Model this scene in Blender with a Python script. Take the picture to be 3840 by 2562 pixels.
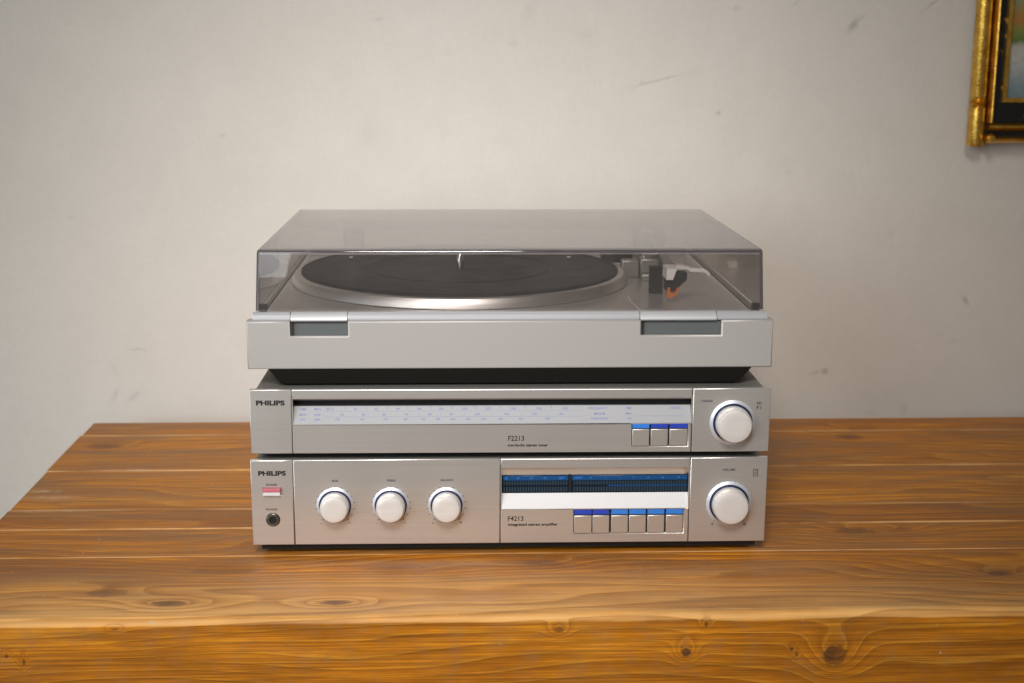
import bpy, bmesh, math, random
from mathutils import Vector, Matrix
random.seed(4)
SC = bpy.context.scene
COL = SC.collection
for o in list(bpy.data.objects):
    bpy.data.objects.remove(o)

# ------------------------------------------------------------------ camera
CAM = bpy.data.cameras.new("camera")
CAM.lens = 48.82; CAM.sensor_width = 36.0; CAM.clip_start = 0.05; CAM.clip_end = 60
cam = bpy.data.objects.new("camera", CAM); COL.objects.link(cam)
yaw, pit, roll = 0.03998, 0.21068, 0.00408
fw = Vector((math.sin(yaw)*math.cos(pit), math.cos(yaw)*math.cos(pit), -math.sin(pit)))
rt = Vector((math.cos(yaw), -math.sin(yaw), 0)); up = rt.cross(fw)
r2 = rt*math.cos(roll) + up*math.sin(roll); u2 = -rt*math.sin(roll) + up*math.cos(roll)
m = Matrix((r2, u2, -fw)).transposed().to_4x4(); m.translation = (-0.04242, -1.07957, 0.40929)
cam.matrix_world = m
CAM.dof.use_dof = True; CAM.dof.focus_distance = 1.11; CAM.dof.aperture_fstop = 8.5
SC.camera = cam

# ------------------------------------------------------------------ light
W = bpy.data.worlds.new("World"); SC.world = W; W.use_nodes = True
bg = W.node_tree.nodes["Background"]; bg.inputs[0].default_value = (1.0, 0.88, 0.74, 1); bg.inputs[1].default_value = 0.125
def area(name, loc, target, sx, sy, power, color, spread=180):
    l = bpy.data.lights.new(name, 'AREA'); l.shape = 'RECTANGLE'; l.size = sx; l.size_y = sy
    l.energy = power; l.color = color; l.spread = math.radians(spread)
    o = bpy.data.objects.new(name, l); COL.objects.link(o); o.location = loc
    o.rotation_euler = (Vector(target)-Vector(loc)).to_track_quat('-Z', 'Y').to_euler()
    return o
def spot(name, loc, target, size, blend, radius, power, color):
    l = bpy.data.lights.new(name, 'SPOT'); l.spot_size = math.radians(size); l.spot_blend = blend
    l.shadow_soft_size = radius; l.energy = power; l.color = color
    o = bpy.data.objects.new(name, l); COL.objects.link(o); o.location = loc
    o.rotation_euler = (Vector(target)-Vector(loc)).to_track_quat('-Z', 'Y').to_euler()
    return o
spot("key_spot", (-0.20, -1.30, 1.30), (-0.035, 0.33, 0.07), 38.5, 1.0, 0.30, 156.0, (1.0, 0.95, 0.915))  # key light from upper left; narrow cone imitates lens vignetting
area("window_light", (-1.15, -1.75, 0.70), (0.10, 0.02, 0.04), 0.9, 1.1, 4.2, (0.93, 0.965, 1.0), 75)
area("side_window_light", (-1.6, -0.7, 0.10), (-0.45, 0.47, -0.20), 0.8, 0.6, 2.2, (0.74, 0.89, 1.0), 110)
SC.view_settings.view_transform = 'Standard'; SC.view_settings.look = 'None'
SC.view_settings.exposure = 0.0; SC.view_settings.gamma = 1.0
SC.render.engine = 'CYCLES'
SC.cycles.use_denoising = True
SC.cycles.max_bounces = 14; SC.cycles.transparent_max_bounces = 24
SC.cycles.sample_clamp_indirect = 6.0

# ------------------------------------------------------------------ node helper
class G:
    def __init__(s, name):
        s.m = bpy.data.materials.new(name); s.m.use_nodes = True
        s.nt = s.m.node_tree; s.nt.nodes.clear()
        s.out = s.nt.nodes.new('ShaderNodeOutputMaterial')
    def put(s, sock, v):
        if v is None: return
        if isinstance(v, bpy.types.NodeSocket): s.nt.links.new(v, sock)
        elif isinstance(v, (tuple, list)):
            if len(v) == 3 and sock.type == 'RGBA': v = (*v, 1)
            sock.default_value = v
        else: sock.default_value = v
    def n(s, typ, out=0, props=None, **ins):
        nd = s.nt.nodes.new('ShaderNode'+typ)
        for k, v in (props or {}).items(): setattr(nd, k, v)
        for k, v in ins.items():
            key = int(k[1:]) if k[0] == 'i' and k[1:].isdigit() else k.replace('_', ' ')
            s.put(nd.inputs[key], v)
        return nd.outputs[out]
    def math(s, op, a, b=None, c=None, clamp=False):
        nd = s.nt.nodes.new('ShaderNodeMath'); nd.operation = op; nd.use_clamp = clamp
        s.put(nd.inputs[0], a); s.put(nd.inputs[1], b)
        if c is not None: s.put(nd.inputs[2], c)
        return nd.outputs[0]
    def vec(s, x, y, z): return s.n('CombineXYZ', i0=x, i1=y, i2=z)
    def noise(s, v, scale=1, detail=3, rough=.55, dist=0):
        return s._noise(v, scale, detail, rough, dist)
    def _noise(s, v, scale, detail, rough, dist):
        nd = s.nt.nodes.new('ShaderNodeTexNoise')
        s.put(nd.inputs['Vector'], v); nd.inputs['Scale'].default_value = scale
        nd.inputs['Detail'].default_value = detail; nd.inputs['Roughness'].default_value = rough
        nd.inputs['Distortion'].default_value = dist
        return nd.outputs[0]
    def mix(s, f, a, b, typ='MIX'):
        nd = s.nt.nodes.new('ShaderNodeMix'); nd.data_type = 'RGBA'; nd.blend_type = typ
        s.put(nd.inputs[0], f); s.put(nd.inputs[6], a); s.put(nd.inputs[7], b)
        return nd.outputs[2]
    def ramp(s, f, stops):
        nd = s.nt.nodes.new('ShaderNodeValToRGB'); e = nd.color_ramp.elements
        while len(e) < len(stops): e.new(0.5)
        for el, (p, c) in zip(e, stops): el.position = p; el.color = (*c, 1) if len(c) == 3 else c
        s.put(nd.inputs[0], f); return nd.outputs[0]
    def rng(s, v, a, b, c=0., d=1.):
        nd = s.nt.nodes.new('ShaderNodeMapRange'); nd.clamp = True
        s.put(nd.inputs[0], v)
        for i, k in enumerate((a, b, c, d)): s.put(nd.inputs[i+1], k)
        return nd.outputs[0]
    def obj(s):
        nd = s.nt.nodes.new('ShaderNodeTexCoord'); return nd.outputs['Object']
    def sep(s, v):
        nd = s.nt.nodes.new('ShaderNodeSeparateXYZ'); s.put(nd.inputs[0], v); return nd.outputs
    def bump(s, h, strength=.2, dist=.001):
        nd = s.nt.nodes.new('ShaderNodeBump'); nd.inputs['Strength'].default_value = strength
        nd.inputs['Distance'].default_value = dist; s.put(nd.inputs['Height'], h); return nd.outputs[0]
    def bsdf(s, color, rough=.5, metal=0., normal=None, coat=0., coat_rough=.1, spec=.5, aniso=0.):
        nd = s.nt.nodes.new('ShaderNodeBsdfPrincipled')
        s.put(nd.inputs['Base Color'], color); s.put(nd.inputs['Roughness'], rough); s.put(nd.inputs['Metallic'], metal)
        s.put(nd.inputs['Normal'], normal); s.put(nd.inputs['Coat Weight'], coat); s.put(nd.inputs['Coat Roughness'], coat_rough)
        s.put(nd.inputs['Specular IOR Level'], spec); s.put(nd.inputs['Anisotropic'], aniso)
        s.nt.links.new(nd.outputs[0], s.out.inputs[0]); return nd

def lin(r, g, b):
    f = lambda c: (c/255/12.92 if c/255 <= .04045 else ((c/255+.055)/1.055)**2.4)
    return (f(r), f(g), f(b))

def plain(name, col, rough=.5, metal=0., grain=0., gscale=400, coat=0., spec=.5):
    g = G(name); v = g.obj()
    n = g.noise(v, 35, 3); n2 = g.noise(v, gscale, 2)
    c = g.mix(g.math('MULTIPLY', n, .10), col, tuple(x*.6 for x in col))
    rr = g.math('ADD', g.math('MULTIPLY', n, .12), rough-.06)
    g.bsdf(c, rr, metal, g.bump(n2, grain, .0004) if grain else None, coat=coat, spec=spec)
    return g.m

def brushed(name, col, rough=.42, metal=.65, sx=6, sz=900, amt=.12, b=.05):
    """painted or brushed aluminium: long fine streaks along x, faint handling marks"""
    g = G(name); v = g.obj(); x, y, z = g.sep(v)
    st = g.noise(g.vec(g.math('MULTIPLY', x, sx), g.math('MULTIPLY', y, 60), g.math('MULTIPLY', z, sz)), 1, 4, .6)
    sp = g.noise(v, 1400, 2); cl = g.noise(v, 9, 4)
    c = g.mix(g.rng(st, .3, .7), tuple(k*(1-amt) for k in col), tuple(min(1, k*(1+amt)) for k in col))
    c = g.mix(g.rng(sp, .55, .8, 0, .10), c, tuple(k*.6 for k in col))
    c = g.mix(g.rng(cl, .35, .75, 0, .15), c, tuple(k*.72 for k in col))
    rr = g.math('ADD', g.math('MULTIPLY', cl, .16), rough-.08)
    h = g.math('ADD', g.math('MULTIPLY', st, .6), g.math('MULTIPLY', sp, .4))
    g.bsdf(c, rr, metal, g.bump(h, b, .0004))
    return g.m

M = {}
M['panel'] = brushed('silver_panel', (.685, .66, .63), .36, .78, 6, 900, .05, .035)
M['panel_dark'] = brushed('silver_key', (.65, .61, .56), .36, .75, 6, 900, .03, .02)
M['plinth'] = plain('silver_plastic', (.385, .368, .352), .48, .20, .12, 1500)
M['bar'] = brushed('bar_metal', (.38, .385, .395), .44, .38)
M['halo'] = plain('halo_silver', (.58, .61, .66), .42, .5, 0)
M['brow'] = brushed('polished_brow', (.62, .52, .42), .22, .95, 6, 900, .03, .01)
M['cabinet'] = plain('grey_lacquer', (.17, .17, .155), .42, .30, .10, 1800)
M['black'] = plain('black_plastic', (.012, .012, .011), .5, 0, .08, 900)
M['base'] = plain('black_base', (.009, .008, .006), .7, 0, .08, 900, spec=.15)
M['void'] = plain('black_void', (.004, .004, .004), .8, 0, 0)
M['slate'] = plain('slate_plastic', (.105, .115, .118), .42, .1, .1, 900)
M['knob'] = brushed('knob_metal', (.71, .68, .645), .36, .25, 30, 300, .04, .03)
M['ring'] = plain('navy_gap_shade', (.006, .016, .07), .35, 0, 0)
M['white'] = plain('white_strip', (.62, .62, .62), .6, .0, 0)
M['scale'] = plain('scale_strip', (.345, .35, .36), .62, 0, 0, spec=.2)
M['ink'] = plain('black_ink', (.010, .009, .008), .6, 0, 0)
M['inkblue'] = plain('blue_ink', (.16, .19, .38), .6, 0, 0)
M['inkgrey'] = plain('grey_ink', (.05, .048, .055), .6, 0, 0)
M['blue_mid'] = plain('mid_blue', (.035, .19, .62), .35, 0, 0)
M['blue_deep'] = plain('deep_blue', (.022, .055, .40), .35, 0, 0)
M['blue_disp'] = plain('display_blue', (.009, .062, .18), .22, 0, 0)
M['disp'] = plain('display_dark', (.004, .010, .020), .18, 0, 0)
M['cell'] = plain('display_cell', (.020, .040, .060), .3, 0, 0)
M['red'] = plain('red_strip', (.50, .13, .165), .4, 0, 0)
M['rubber'] = None
M['gold'] = None
M['grey_arm'] = plain('arm_grey', (.30, .30, .28), .35, .4, .05)
M['arm_light'] = plain('arm_light', (.96, .95, .92), .38, .2, .05)
M['orange'] = plain('stylus_orange', (.62, .20, .055), .3, 0, 0)
M['jack'] = plain('jack_metal', (.22, .22, .19), .3, .9, 0)
M['chrome'] = plain('chrome', (.85, .84, .80), .15, 1., 0)

def mk_rubber():
    g = G('rubber_mat'); v = g.obj(); x, y, z = g.sep(v)
    r = g.math('SQRT', g.math('ADD', g.math('MULTIPLY', x, x), g.math('MULTIPLY', y, y)))
    w = g.math('SINE', g.math('MULTIPLY', r, 2800))
    n = g.noise(v, 30, 4); d = g.noise(v, 900, 2, .7)
    c = g.mix(g.rng(n, .3, .7), (.010, .011, .014), (.018, .019, .023))
    c = g.mix(g.rng(d, .62, .8, 0, .2), c, (.06, .06, .07))
    g.bsdf(c, g.rng(n, .3, .7, .45, .58), 0, g.bump(w, .25, .0005), spec=.3); return g.m
M['rubber'] = mk_rubber()

def mk_rim():
    g = G('turned_aluminium'); v = g.obj(); x, y, z = g.sep(v)
    st = g.noise(g.vec(g.math('MULTIPLY', x, 3), g.math('MULTIPLY', y, 3), g.math('MULTIPLY', z, 2500)), 1, 4, .6)
    c = g.mix(g.rng(st, .3, .7), (.88, .87, .85), (.97, .96, .95))
    g.bsdf(c, .42, 1., g.bump(st, .10, .0003)); return g.m
M['rim'] = mk_rim()

def mk_gold():
    g = G('gilt'); v = g.obj()
    n = g.noise(v, 60, 5, .65); f = g.noise(v, 420, 3)
    c = g.ramp(n, [(.22, (.30, .14, .015)), (.42, (.66, .37, .055)), (.62, (.85, .53, .11)), (.85, (.92, .64, .20))])
    g.bsdf(c, g.rng(f, .3, .7, .24, .42), .95, g.bump(g.math('ADD', n, g.math('MULTIPLY', f, .3)), .35, .002)); return g.m
M['gold'] = mk_gold()

def mk_frame_black():
    g = G('black_frame_lacquer'); v = g.obj()
    vor = g.nt.nodes.new('ShaderNodeTexVoronoi'); vor.inputs['Scale'].default_value = 62; g.put(vor.inputs['Vector'], v)
    k = g.rng(vor.outputs['Distance'], .16, .24, 1, 0); n = g.noise(v, 130, 3)
    k = g.math('MULTIPLY', k, g.rng(n, .45, .55))
    c = g.mix(k, (.008, .008, .007), (.30, .19, .05))
    g.bsdf(c, .35, g.math('MULTIPLY', k, .6)); return g.m
M['fblack'] = mk_frame_black()

def mk_paint():
    g = G('painted_canvas'); v = g.obj(); x, y, z = g.sep(v)
    w = g.noise(v, 16, 4, .6)
    t = g.math('ADD', z, g.math('MULTIPLY', g.math('SUBTRACT', w, .5), .035))
    c = g.ramp(g.rng(t, .03, .40), [(0, (.05, .08, .09)), (.10, (.20, .27, .30)), (.165, (.46, .47, .43)), (.205, (.50, .48, .42)), (.225, (.10, .17, .02)),
                                    (.262, (.22, .24, .05)), (.285, (.42, .17, .03)), (.315, (.36, .20, .05)), (.35, (.26, .29, .14)), (.62, (.30, .36, .22)), (.9, (.45, .52, .55))])
    f = g.noise(v, 240, 4)
    g.bsdf(g.mix(g.rng(f, .3, .7, 0, .25), c, (.08, .08, .05)), .45, 0, g.bump(f, .3, .002), coat=.3); return g.m
M['paint'] = mk_paint()

# smoked acrylic sheet: a straight-through tint plus a Schlick mirror on each face
def mk_acrylic(name, tint, rough=.015, veil=.04, top_veil=.34):
    g = G(name); nt = g.nt
    geo = nt.nodes.new('ShaderNodeNewGeometry')
    dt = nt.nodes.new('ShaderNodeVectorMath'); dt.operation = 'DOT_PRODUCT'
    g.put(dt.inputs[0], geo.outputs['Normal']); g.put(dt.inputs[1], geo.outputs['Incoming'])
    c = g.math('ABSOLUTE', dt.outputs['Value'])
    k = g.math('POWER', g.math('SUBTRACT', 1., c), 5.)
    fr = g.math('ADD', g.math('MULTIPLY', k, .96), .04)
    tr = nt.nodes.new('ShaderNodeBsdfTransparent'); tr.inputs[0].default_value = (*tint, 1)
    gl = nt.nodes.new('ShaderNodeBsdfGlossy'); gl.inputs['Roughness'].default_value = rough; gl.inputs[0].default_value = (1, 1, 1, 1)
    mx = nt.nodes.new('ShaderNodeMixShader'); g.put(mx.inputs[0], fr)
    nt.links.new(tr.outputs[0], mx.inputs[1]); nt.links.new(gl.outputs[0], mx.inputs[2])
    df = nt.nodes.new('ShaderNodeBsdfDiffuse'); df.inputs[0].default_value = (.42, .405, .39, 1)  # pale diffuse veil over the sheet, heavier on upward faces
    v = g.obj(); a = g.noise(v, 14, 4, .7); b = g.noise(v, 900, 2)
    dk = g.math('MULTIPLY', g.rng(a, .35, .8, .6, 1.4), veil)
    dk = g.math('ADD', dk, g.math('MULTIPLY', g.rng(b, .72, .80), veil*2))
    up_ = g.rng(g.sep(geo.outputs['Normal'])[2], .6, .95)
    fine = g.noise(v, 60, 5, .7)
    dk = g.math('ADD', dk, g.math('MULTIPLY', up_, g.rng(fine, .25, .75, top_veil*.93, top_veil*1.07)))
    m2 = nt.nodes.new('ShaderNodeMixShader'); g.put(m2.inputs[0], dk)
    nt.links.new(mx.outputs[0], m2.inputs[1]); nt.links.new(df.outputs[0], m2.inputs[2])
    nt.links.new(m2.outputs[0], g.out.inputs[0]); return g.m
M['lid'] = mk_acrylic('smoked_acrylic', (.83, .81, .80))
M['lid_edge'] = mk_acrylic('smoked_acrylic_edge', (.38, .36, .39), .06, .05)
M['lid_glint'] = mk_acrylic('smoked_acrylic_glint', (.85, .85, .9), .25, .9)  # pale diffuse edge that paints in the glint line along the lid

# ------------------------------------------------------------------ wood
KNOTS = [  # x, y, z, half length, half width, strength
    (-.4088, .3211, 0, .022, .012, .7), (-.2581, -.0969, 0, .017, .0065, 1), (-.1347, -.0989, 0, .015, .0055, 1),
    (-.225, -.028, 0, .035, .012, .55), (.0253, -.0221, 0, .022, .008, .7), (.130, -.028, 0, .05, .012, .45), (.3765, .3373, 0, .018, .012, .8),
    (.300, .0480, 0, .022, .010, .9), (.335, .050, 0, .020, .008, .6), (.3874, -.0553, 0, .012, .006, 1), (.40, .372, 0, .02, .01, .5),
    (-.31, -.075, 0, .02, .010, .55), (-.085, -.035, 0, .035, .012, .45), (.21, .062, 0, .012, .01, .6), (.235, .36, 0, .025, .01, .35), (-.19, .30, 0, .02, .01, .35),
    (.1261, -.127, -.0311, .0045, .0045, 1.3), (.2374, -.127, -.0355, .011, .010, 1.2), (.0313, -.127, -.0119, .004, .003, .9),
    (-.3714, -.127, -.0276, .0018, .0016, 1.2), (-.3592, -.127, -.0322, .0014, .003, 1.2), (-.2924, -.127, -.0073, .003, .0013, .9), (.1405, -.127, -.0095, .002, .0025, .9),
    (.205, -.127, -.030, .0012, .002, 1.1), (.209, -.127, -.034, .001, .002, 1.1)]
def mk_wood():
    g = G('oiled_pine'); v = g.obj(); x, y, z = g.sep(v)
    oi = g.nt.nodes.new('ShaderNodeObjectInfo'); rnd = oi.outputs['Random']
    rs = g.math('MULTIPLY', rnd, 37.)
    vv = g.math('ADD', y, z)
    # low warp of the year rings, drawn out along the plank
    w1 = g.noise(g.vec(g.math('ADD', g.math('MULTIPLY', x, 1.7), rs), g.math('MULTIPLY', y, 9), g.math('MULTIPLY', z, 9)), 1, 2, .5)
    w2 = g.noise(g.vec(g.math('ADD', g.math('MULTIPLY', x, 7), rs), g.math('MULTIPLY', y, 40), g.math('MULTIPLY', z, 40)), 1, 3, .55)
    h = g.math('ADD', g.math('MULTIPLY', vv, 78), g.math('MULTIPLY', w1, 14))
    h = g.math('ADD', h, g.math('MULTIPLY', w2, .65))
    dark = None; core = None
    kn1 = g.math('MULTIPLY', g.math('SUBTRACT', g.noise(v, 130, 4, .6), .5), 2.2)
    for kx, ky, kz, a, b, s in KNOTS:
        top = (kz == 0)
        dx = g.math('DIVIDE', g.math('SUBTRACT', x, kx), a)
        dy = g.math('DIVIDE', g.math('SUBTRACT', y, ky), b if top else .02)
        dz = g.math('DIVIDE', g.math('SUBTRACT', z, kz), .02 if top else b)
        d2 = g.math('ADD', g.math('ADD', g.math('MULTIPLY', dx, dx), g.math('MULTIPLY', dy, dy)), g.math('MULTIPLY', dz, dz))
        wide = g.math('EXPONENT', g.math('MULTIPLY', d2, -.28))
        h = g.math('ADD', h, g.math('MULTIPLY', wide, 2.5*s))
        ex = g.math('EXPONENT', g.math('MULTIPLY', g.math('ADD', d2, g.math('MULTIPLY', kn1, g.math('MINIMUM', d2, 1.))), -1.2))
        near = g.math('MULTIPLY', g.math('ADD', g.math('MULTIPLY', ex, .35), g.math('MULTIPLY', g.rng(ex, .38, .58), .65)), s)
        dark = near if dark is None else g.math('MAXIMUM', dark, near)
    ring = g.math('FRACT', h)                      # early wood rises slowly, late wood line is thin
    line = g.math('MULTIPLY', g.rng(ring, .35, .90), g.rng(ring, .90, 1., 1., 0.))
    fib = g.noise(g.vec(g.math('ADD', g.math('MULTIPLY', x, 9), rs), g.math('MULTIPLY', y, 700), g.math('MULTIPLY', z, 700)), 1, 4, .6)
    fib2 = g.noise(g.vec(g.math('ADD', g.math('MULTIPLY', x, 5.5), rs), g.math('MULTIPLY', y, 170), g.math('MULTIPLY', z, 170)), 1, 5, .7)
    blot = g.noise(g.vec(g.math('ADD', g.math('MULTIPLY', x, 5.0), rs), g.math('MULTIPLY', y, 24), g.math('MULTIPLY', z, 24)), 1, 5, .68)
    mott = g.noise(v, 55, 4, .65)
    base = g.ramp(blot, [(.30, (.24, .088, .016)), (.43, (.44, .148, .012)), (.56, (.64, .215, .012)), (.72, (.84, .34, .035))])
    base = g.mix(g.rng(fib2, .35, .68, 0, .58), base, (.27, .090, .010))
    base = g.mix(g.math('MULTIPLY', line, g.rng(fib2, .3, .65, .18, .62)), base, (.22, .066, .005))
    base = g.mix(g.rng(ring, .0, .20, .50, 0.), base, (.66, .30, .040))
    base = g.mix(g.rng(fib, .40, .64, 0, .66), base, (.15, .052, .010))
    base = g.mix(g.rng(mott, .48, .72, 0, .35), base, (.26, .14, .07))
    base = g.mix(1., base, oi.outputs['Color'], 'MULTIPLY')
    # sanded joints and the front-edge sheen, painted in as paler wood
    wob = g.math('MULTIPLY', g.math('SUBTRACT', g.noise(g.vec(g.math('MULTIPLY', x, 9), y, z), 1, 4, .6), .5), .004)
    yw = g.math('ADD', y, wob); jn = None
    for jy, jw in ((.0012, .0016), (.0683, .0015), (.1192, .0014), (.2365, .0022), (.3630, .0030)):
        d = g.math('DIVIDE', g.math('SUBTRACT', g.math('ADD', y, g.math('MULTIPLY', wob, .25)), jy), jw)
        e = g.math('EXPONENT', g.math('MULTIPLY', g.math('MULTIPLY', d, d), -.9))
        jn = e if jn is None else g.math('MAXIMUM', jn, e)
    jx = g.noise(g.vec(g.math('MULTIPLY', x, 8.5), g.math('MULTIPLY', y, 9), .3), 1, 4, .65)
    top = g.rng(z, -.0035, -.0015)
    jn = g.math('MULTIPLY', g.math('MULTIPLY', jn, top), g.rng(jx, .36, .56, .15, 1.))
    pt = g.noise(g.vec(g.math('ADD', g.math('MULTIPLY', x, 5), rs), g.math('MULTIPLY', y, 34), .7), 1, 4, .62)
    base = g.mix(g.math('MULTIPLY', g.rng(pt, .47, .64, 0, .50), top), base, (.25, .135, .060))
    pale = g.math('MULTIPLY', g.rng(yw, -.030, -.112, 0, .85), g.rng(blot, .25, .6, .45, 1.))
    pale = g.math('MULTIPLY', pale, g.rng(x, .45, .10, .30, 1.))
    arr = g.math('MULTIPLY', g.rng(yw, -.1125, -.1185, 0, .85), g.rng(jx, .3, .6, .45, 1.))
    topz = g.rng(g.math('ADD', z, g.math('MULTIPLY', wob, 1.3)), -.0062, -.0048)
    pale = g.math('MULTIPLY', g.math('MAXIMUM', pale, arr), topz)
    wear = None
    for wx, wy, wa, wb in ((-.418, .156, .020, .006), (-.400, .118, .030, .003), (-.425, .175, .012, .004), (-.36, .238, .03, .003)):
        dx = g.math('DIVIDE', g.math('SUBTRACT', x, wx), wa); dy = g.math('DIVIDE', g.math('SUBTRACT', yw, wy), wb)
        e = g.math('EXPONENT', g.math('MULTIPLY', g.math('ADD', g.math('MULTIPLY', dx, dx), g.math('MULTIPLY', dy, dy)), -1.))
        wear = e if wear is None else g.math('MAXIMUM', wear, e)
    wear = g.math('MULTIPLY', wear, g.rng(mott, .4, .6, .2, .9))
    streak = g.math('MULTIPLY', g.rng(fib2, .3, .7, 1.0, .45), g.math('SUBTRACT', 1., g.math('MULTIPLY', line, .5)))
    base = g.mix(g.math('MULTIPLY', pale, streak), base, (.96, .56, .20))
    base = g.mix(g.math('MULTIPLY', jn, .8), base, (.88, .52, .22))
    base = g.mix(wear, base, (.62, .43, .27))
    kn = g.math('MULTIPLY', dark, g.rng(mott, .3, .7, .65, 1.0), clamp=True)
    base = g.mix(g.math('MULTIPLY', kn, .82), base, (.070, .030, .016))
    sp = g.noise(v, 190, 1, .5)
    base = g.mix(g.rng(sp, .77, .80, 0, .8), base, (.50, .42, .33))
    ht = g.math('ADD', g.math('MULTIPLY', fib, .5), g.math('MULTIPLY', g.math('SUBTRACT', 1., line), .7))
    ht = g.math('ADD', ht, g.math('MULTIPLY', mott, .8))
    g.bsdf(base, g.rng(blot, .3, .7, .34, .50), 0, g.bump(ht, .32, .0012), spec=.16)
    return g.m
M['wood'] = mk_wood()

# ------------------------------------------------------------------ wall paint
MARKS = [  # x, z, half length, half width, angle deg, strength
    (.3945, .4321, .0085, .0038, 55, .75), (.404, .440, .004, .0015, 45, .35), (.180, .3712, .030, .0011, 14, .45), (.163, .367, .012, .0018, 16, .35), (.2484, .3357, .0028, .0022, 0, .55),
    (.5414, .1235, .0065, .0020, -60, .70), (.3823, .041, .0035, .0038, 70, .75), (.372, .039, .008, .0018, 12, .45), (-.4047, .0699, .010, .0016, 0, .40),
    (-.4319, .0182, .009, .0028, 65, .30), (-.4109, .0166, .009, .0026, 40, .35), (-.43, .045, .009, .0014, -60, .22), (.0371, .4453, .012, .006, 75, .15), (-.1261, .4353, .006, .0025, 0, .28),
    (.4803, .4544, .014, .0018, 38, .45), (.2636, .4487, .004, .003, 0, .3), (.33, .27, .004, .003, 0, .25), (.33, .455, .005, .002, 40, .3),
    (.10, .42, .012, .006, 10, .13), (.02, .41, .006, .004, 0, .2), (.45, .20, .003, .005, 0, .25), (.30, .14, .004, .003, 0, .2), (.53, .075, .006, .003, 30, .2),
    (-.30, .31, .004, .003, 0, .22), (-.47, .22, .004, .003, 0, .18), (-.14, .31, .02, .012, 60, .10), (.478, -.005, .004, .007, 0, .25), (.44, -.01, .007, .004, 0, .2)]
def mk_wall():
    g = G('wall_paint'); v = g.obj(); x, y, z = g.sep(v)
    j = g.noise(v, 260, 3); jx = g.math('ADD', x, g.math('MULTIPLY', g.math('SUBTRACT', j, .5), .006))
    j2 = g.noise(v, 190, 3); jz = g.math('ADD', z, g.math('MULTIPLY', g.math('SUBTRACT', j2, .5), .006))
    tot = None
    for mx, mz, a, b, ang, s in MARKS:
        ca, sa = math.cos(math.radians(ang)), math.sin(math.radians(ang))
        dx = g.math('SUBTRACT', jx, mx); dz = g.math('SUBTRACT', jz, mz)
        u = g.math('DIVIDE', g.math('ADD', g.math('MULTIPLY', dx, ca), g.math('MULTIPLY', dz, sa)), a)
        w = g.math('DIVIDE', g.math('SUBTRACT', g.math('MULTIPLY', dz, ca), g.math('MULTIPLY', dx, sa)), b)
        d2 = g.math('ADD', g.math('MULTIPLY', u, u), g.math('MULTIPLY', w, w))
        e = g.math('MULTIPLY', g.math('EXPONENT', g.math('MULTIPLY', d2, -1.1)), s*.52)
        tot = e if tot is None else g.math('MAXIMUM', tot, e)
    big = g.noise(v, 3.2, 4, .6); mid = g.noise(v, 24, 4, .6)
    fx = g.noise(g.vec(g.math('MULTIPLY', x, 120), y, g.math('MULTIPLY', z, 1500)), 1, 2)
    fz = g.noise(g.vec(g.math('MULTIPLY', x, 1500), y, g.math('MULTIPLY', z, 120)), 1, 2)
    weave = g.math('ADD', fx, fz)
    c = g.mix(g.rng(big, .3, .7), (.655, .612, .546), (.690, .650, .588))
    c = g.mix(g.rng(mid, .35, .75, 0, .22), c, (.56, .53, .48))
    c = g.mix(g.rng(weave, .8, 1.25, 0, .12), c, (.42, .39, .34))
    c = g.mix(tot, c, (.12, .11, .095))
    h = g.math('ADD', g.math('MULTIPLY', weave, .35), g.math('MULTIPLY', mid, 1.6))
    h = g.math('SUBTRACT', h, g.math('MULTIPLY', tot, 1.2))
    g.bsdf(c, .75, 0, g.bump(h, .38, .002), spec=.3); return g.m
M['wall'] = mk_wall()

# ------------------------------------------------------------------ mesh helpers
def link(o, parent=None):
    COL.objects.link(o)
    if parent: o.parent = parent
    return o
def mesh_obj(name, bm, mats, parent=None, smooth=None):
    me = bpy.data.meshes.new(name)
    bmesh.ops.recalc_face_normals(bm, faces=bm.faces)
    if smooth is not None:
        for f in bm.faces: f.smooth = max(abs(c) for c in f.normal) < .99995
        for e in bm.edges:
            if len(e.link_faces) == 2 and e.calc_face_angle(0) > smooth: e.smooth = False
    bm.to_mesh(me); bm.free()
    for mt in (mats if isinstance(mats, (list, tuple)) else [mats]): me.materials.append(M[mt])
    return link(bpy.data.objects.new(name, me), parent)
def thing(name, label, cat, loc, rz=0):
    o = link(bpy.data.objects.new(name, None)); o.location = loc; o.rotation_euler = (0, 0, rz)
    o.empty_display_size = .02; o['label'] = label; o['category'] = cat; return o
def add_box(bm, x0, x1, y0, y1, z0, z1, bev=0, seg=2):
    vs = [bm.verts.new(p) for p in ((x0,y0,z0),(x1,y0,z0),(x1,y1,z0),(x0,y1,z0),(x0,y0,z1),(x1,y0,z1),(x1,y1,z1),(x0,y1,z1))]
    fs = [bm.faces.new([vs[i] for i in f]) for f in ((0,3,2,1),(4,5,6,7),(0,1,5,4),(1,2,6,5),(2,3,7,6),(3,0,4,7))]
    if bev:
        es = list({e for f in fs for e in f.edges})
        bmesh.ops.bevel(bm, geom=es, offset=bev, segments=seg, affect='EDGES', profile=.5)
def box(name, d, mat, parent, bev=0, seg=2):
    bm = bmesh.new(); add_box(bm, *d, bev, seg)
    return mesh_obj(name, bm, mat, parent, math.radians(50) if bev else None)
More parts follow.
